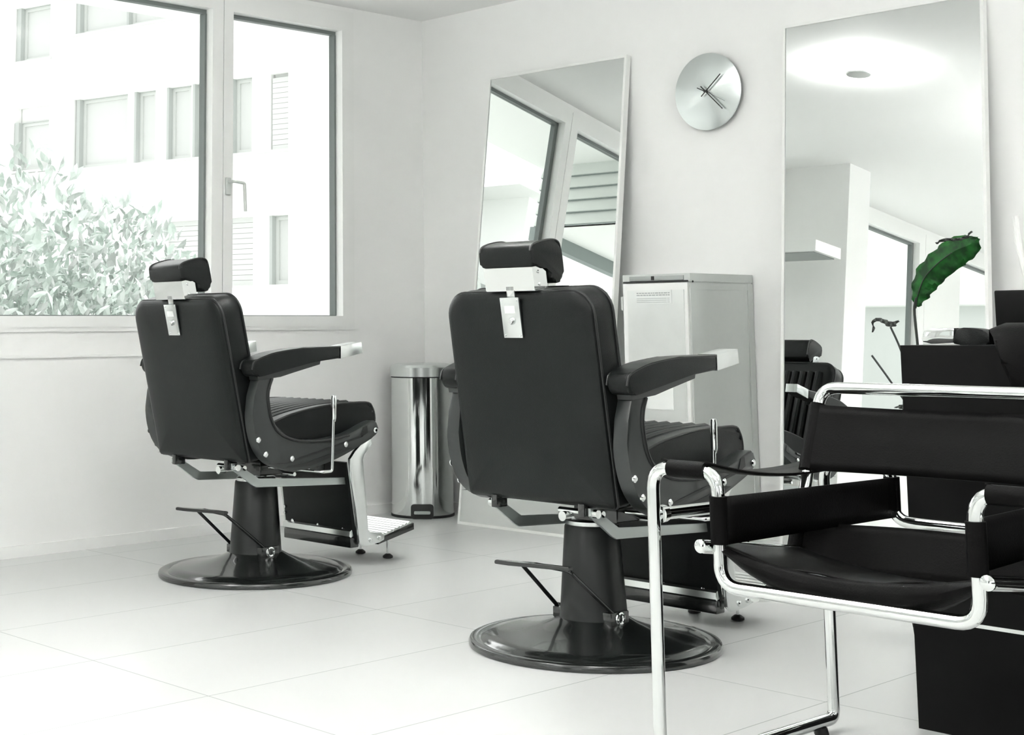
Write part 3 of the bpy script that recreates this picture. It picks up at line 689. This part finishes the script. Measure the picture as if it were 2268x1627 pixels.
def cut(z0,z1,opens):
    cur=-6 if False else 0.0; segs=[]
    for a,b in sorted(opens):
        if a>cur: segs.append((cur,a))
        cur=b
    segs.append((cur,16)); return [(a,b,-.30,0,z0,z1) for a,b in segs]
fw+=cut(-.5,1.91,[]); fw+=cut(1.91,3.47,[(.02,3.81),(7.98,9.36)]); fw+=cut(3.47,4.96,[]); fw+=cut(4.96,6.73,[(.02,7.05),(7.95,9.36)])
fw+=cut(6.73,7.95,[]); fw+=cut(7.95,8.42,[(7.98,9.36)]); fw+=cut(8.42,9.4,[(3.7,7.07),(7.98,9.36)]); fw+=cut(9.4,13,[])
fw+=[(0,16,-9,-.32,-.5,13)]
ap('facade_wall',fw,'facade')
sills=[(0.0,3.9,0,.05,1.86,1.91),(0,7.15,0,.05,4.90,4.96),(3.6,7.15,0,.05,8.36,8.42),(7.9,9.45,0,.05,4.98,5.04),(7.9,9.45,0,.05,7.89,7.95)]
ap('window_sill',sills,'facade_frame')
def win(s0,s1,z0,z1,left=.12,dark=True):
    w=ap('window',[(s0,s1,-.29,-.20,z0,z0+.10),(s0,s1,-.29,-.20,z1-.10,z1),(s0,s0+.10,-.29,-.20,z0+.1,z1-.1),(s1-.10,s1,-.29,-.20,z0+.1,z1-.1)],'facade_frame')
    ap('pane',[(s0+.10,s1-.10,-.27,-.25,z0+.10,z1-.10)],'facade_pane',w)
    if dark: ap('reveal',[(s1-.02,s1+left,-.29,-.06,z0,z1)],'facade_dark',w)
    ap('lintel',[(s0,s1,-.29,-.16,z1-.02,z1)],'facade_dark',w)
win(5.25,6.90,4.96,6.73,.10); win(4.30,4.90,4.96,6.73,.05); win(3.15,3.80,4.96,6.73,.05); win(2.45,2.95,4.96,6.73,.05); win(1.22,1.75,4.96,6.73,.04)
ap('mullion',[(4.92,5.23,-.28,-.12,4.96,6.73),(3.85,4.28,-.28,-.12,4.96,6.73),(3.0,3.1,-.28,-.12,4.96,6.73),(1.8,2.4,-.28,-.12,4.96,6.73),(.64,1.2,-.28,-.12,4.96,6.73)],'facade')
def blind(s0,s1,z0,z1):
    n=int((z1-z0)/.12); ap('roller_blind',[(s0,s1,-.22,-.14,z0+k*.12+.004,z0+k*.12+.118) for k in range(n)]+[(s0,s1,-.26,-.24,z0,z1)],'facade_pane')
blind(.03,.60,4.96,6.73); blind(1.66,3.81,1.91,3.47); blind(1.16,1.66,1.91,3.47)
ap('mullion',[(.60,1.15,-.28,-.12,1.91,3.47)],'facade')
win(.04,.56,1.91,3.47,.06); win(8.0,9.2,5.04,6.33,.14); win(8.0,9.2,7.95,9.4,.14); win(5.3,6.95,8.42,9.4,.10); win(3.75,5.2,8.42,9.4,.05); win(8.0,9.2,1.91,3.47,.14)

# laurel bush: leaves on overlapping mounds
random.seed(11)
bu=thing('laurel_bush','large pale green laurel bush outside the window','bush',(-10.0,5.0,-.5))
mounds=[((0,1.2,1.9),(.5,.5,.6)),((0,1.55,1.75),(.6,.45,.70)),((0,1.8,1.2),(.6,.45,.95)),((-.3,.3,1.0),(1.2,1.6,1.25)),((.2,.9,1.0),(1.0,1.1,.95)),((.1,.62,1.9),(.55,.40,.95)),((0,.05,1.75),(.7,.6,.75)),((.1,1.25,1.35),(.7,.55,.70)),((.0,1.75,1.0),(.7,.45,.55)),((0,-.7,1.7),(.8,.8,.9)),((.4,.6,.8),(1.2,1.5,.95)),((.3,-.3,1.2),(1.0,.9,.9)),((.3,1.4,.5),(1.0,.95,.75))]
bm=bmesh.new()
for (c,s) in mounds:
    n=int(1050*s[1]*s[2])
    for k in range(n):
        d=Vector((random.gauss(0,1),random.gauss(0,1),random.gauss(0,1))).normalized(); rr=random.uniform(.72,1.06)
        p=Vector((c[0]+d.x*s[0]*rr,c[1]+d.y*s[1]*rr,c[2]+d.z*s[2]*rr))
        if p.z<.0: continue
        q=Matrix.Translation(p)@(Vector((0,0,1)).rotation_difference((d+Vector((random.gauss(0,.5),random.gauss(0,.5),random.uniform(0,1.0)))).normalized()).to_matrix().to_4x4())@Matrix.Rotation(random.uniform(0,6.3),4,'Z')@Matrix.Rotation(random.uniform(-.9,.5),4,'X')
        L=random.uniform(.09,.16); w=L*random.uniform(.16,.22)
        pts=[(0,0,0),(w,0,L*.35),(w*.7,.012,L*.75),(0,.03,L),(-w*.7,.012,L*.75),(-w,0,L*.35)]
        mid=bm.verts.new(q@Vector((0,-.012,L*.5))); vs=[bm.verts.new(q@Vector(a)) for a in pts]
        for i in range(6): bm.faces.new((mid,vs[i],vs[(i+1)%6]))
me=bpy.data.meshes.new('foliage'); bm.to_mesh(me); bm.free(); fo=bpy.data.objects.new('foliage',me); C.objects.link(fo); me.materials.append(M['bush']); fo.parent=bu
tk=bmesh.new()
for a in range(7):
    tube(smooth2d([(.1*math.cos(a),.1*math.sin(a),0),(.3*math.cos(a),.4*math.sin(a),.7),(.5*math.cos(a),.8*math.sin(a),1.4)],False,3),.025,8,tk)
link('trunk',tk,M['bark'],bu)

# slatted box under the overhang, seen in the left mirror
sb=thing('slatted_canopy','pale canopy with slatted timber end hanging under the roof overhang outside','canopy',(-6.62,2.55,2.36))
bm=bmesh.new()
for k in range(5):
    z=.0+k*.094; box(bm,(0,.59,z+.047),(1.06,.016,.098),0,Matrix.Rotation(.30,3,'X'))
bb(-.53,.53,.54,.57,0,.47,bm=bm)
link('slats',bm,M['slat'],sb,smooth=False)
gp=bmesh.new()
for k in range(5): bb(-.53,.53,.58,.604,k*.094-.004,k*.094+.010,bm=gp)
link('slat_shade_line',gp,M['beam'],sb,smooth=False)  # dark strips stand in for the shade lines between slats
link('underside',bb(-.53,.54,-.6,.57,0,.03),M['facade'],sb,smooth=False)
link('beam',bb(-.57,-.50,-.62,.60,-.10,.0),M['beam'],sb,smooth=False)
link('roof_fascia',bb(-.53,-.50,-.6,.57,.03,.47),M['facade'],sb,smooth=False)
# neighbouring house with tiled roof
nh=thing('neighbour_house','white house with a pale tiled roof, seen in the left mirror','house',(-19,-6,-.5))
link('house_wall',bb(-4,4,-4,4,0,4.2),M['facade'],nh,smooth=False)
rf=prism([(-4.6,4.0),(0,7.6),(4.6,4.0),(4.6,3.85),(-4.6,3.85)],-4.6,4.6,'Y'); link('roof',rf,M['tile'],nh,smooth=False)
cr=bmesh.new()
for k in range(22):
    f=k/22; box(cr,(4.6-4.6*f,0,4.05+3.6*f),(.06,9.2,.07))
link('roof_courses',cr,M['facade_dark'],nh,smooth=False)
link('dormer',bb(2.0,4.2,-1.6,.6,3.6,6.3),M['facade'],nh,smooth=False)
gb=prism([(-2.2,6.3-.0),(-.5,7.4),(1.2,6.3)],1.6,4.5,'X'); link('dormer_roof',gb,M['facade'],nh,smooth=False)
gg=thing('added_grey_block','plain pale grey block outside, added to dim the far window in the big mirror','building',(-10.5,-14.5,-.5))  # block added to turn the bright far window grey in the mirror
link('block_wall',bb(-3.5,6,-3,3,0,4.6),mat('grey_render',(.60,.62,.605),.9,noise=.03),gg,smooth=False); link('roof_slab',bb(-3.65,6.15,-3.15,3.15,4.6,4.8),M['facade'],gg,smooth=False)
# garden tree outside, trunk + bare crown, low in the mirror
gt=thing('bare_tree','pale leafless tree outside, seen low in the left mirror','tree',(-11.2,.6,-.5))
tb=bmesh.new(); random.seed(5)
def branch(p,d,L,r_,n):
    q=p+d*L; tube([p,(p+q)/2+Vector((random.uniform(-.05,.05),)*3),q],[r_,r_*.85,r_*.7],6,tb)
    if n>0:
        for k in range(3): branch(q,(d+Vector((random.gauss(0,.5),random.gauss(0,.5),random.gauss(0.1,.3)))).normalized(),L*.72,r_*.62,n-1)
branch(Vector((0,0,0)),Vector((0,0,1)),1.3,.12,5)
link('branches',tb,M['slat'],gt)

# ------------------------------------------------------------------ light
w=bpy.data.worlds.new('sky'); S.world=w; w.use_nodes=True; nt=w.node_tree; bg_=nt.nodes['Background']
tc=nt.nodes.new('ShaderNodeTexCoord'); sx=nt.nodes.new('ShaderNodeSeparateXYZ'); nt.links.new(tc.outputs['Generated'],sx.inputs[0])
cr=nt.nodes.new('ShaderNodeValToRGB'); cr.color_ramp.elements[0].position=.45; cr.color_ramp.elements[0].color=(.87,.88,.875,1); cr.color_ramp.elements[1].position=.8; cr.color_ramp.elements[1].color=(1,1,1,1)
nt.links.new(sx.outputs[2],cr.inputs[0]); nt.links.new(cr.outputs[0],bg_.inputs[0]); bg_.inputs[1].default_value=.69
sl=bpy.data.lights.new('sun','SUN'); sl.energy=1.1; sl.angle=math.radians(70); so=bpy.data.objects.new('sun',sl); C.objects.link(so)
so.rotation_euler=Vector((1,-.22,-.52)).to_track_quat('-Z','Y').to_euler()

# ------------------------------------------------------------------ camera
cam=bpy.data.cameras.new('camera'); co=bpy.data.objects.new('camera',cam); C.objects.link(co); S.camera=co
F,PX,PY=3259.8,787.6,323.9; yaw,pit,rol=[math.radians(a) for a in(-48.078,6.919,-.272)]
f=Vector((math.sin(yaw)*math.cos(pit),math.cos(yaw)*math.cos(pit),math.sin(pit))); r0=Vector((math.cos(yaw),-math.sin(yaw),0)); u0=r0.cross(f)
rr=r0*math.cos(rol)+u0*math.sin(rol); uu=-r0*math.sin(rol)+u0*math.cos(rol)
co.matrix_world=Matrix(((rr.x,uu.x,-f.x,0),(rr.y,uu.y,-f.y,0),(rr.z,uu.z,-f.z,1.0),(0,0,0,1)))
cam.sensor_fit='HORIZONTAL'; cam.sensor_width=36; cam.lens=F/2268*36; cam.shift_x=(1134-PX)/2268; cam.shift_y=(PY-813.5)/2268; cam.clip_start=.05; cam.clip_end=300

S.view_settings.view_transform='Standard'; S.view_settings.look='None'; S.view_settings.exposure=1.49; S.view_settings.gamma=1; S.view_settings.use_curve_mapping=False
S.cycles.use_denoising=True; S.cycles.use_adaptive_sampling=True; S.cycles.adaptive_threshold=.035; S.cycles.max_bounces=8; S.cycles.diffuse_bounces=6; S.cycles.glossy_bounces=4; S.cycles.transparent_max_bounces=16
S.cycles.caustics_reflective=False; S.cycles.caustics_refractive=False; S.cycles.sample_clamp_indirect=40
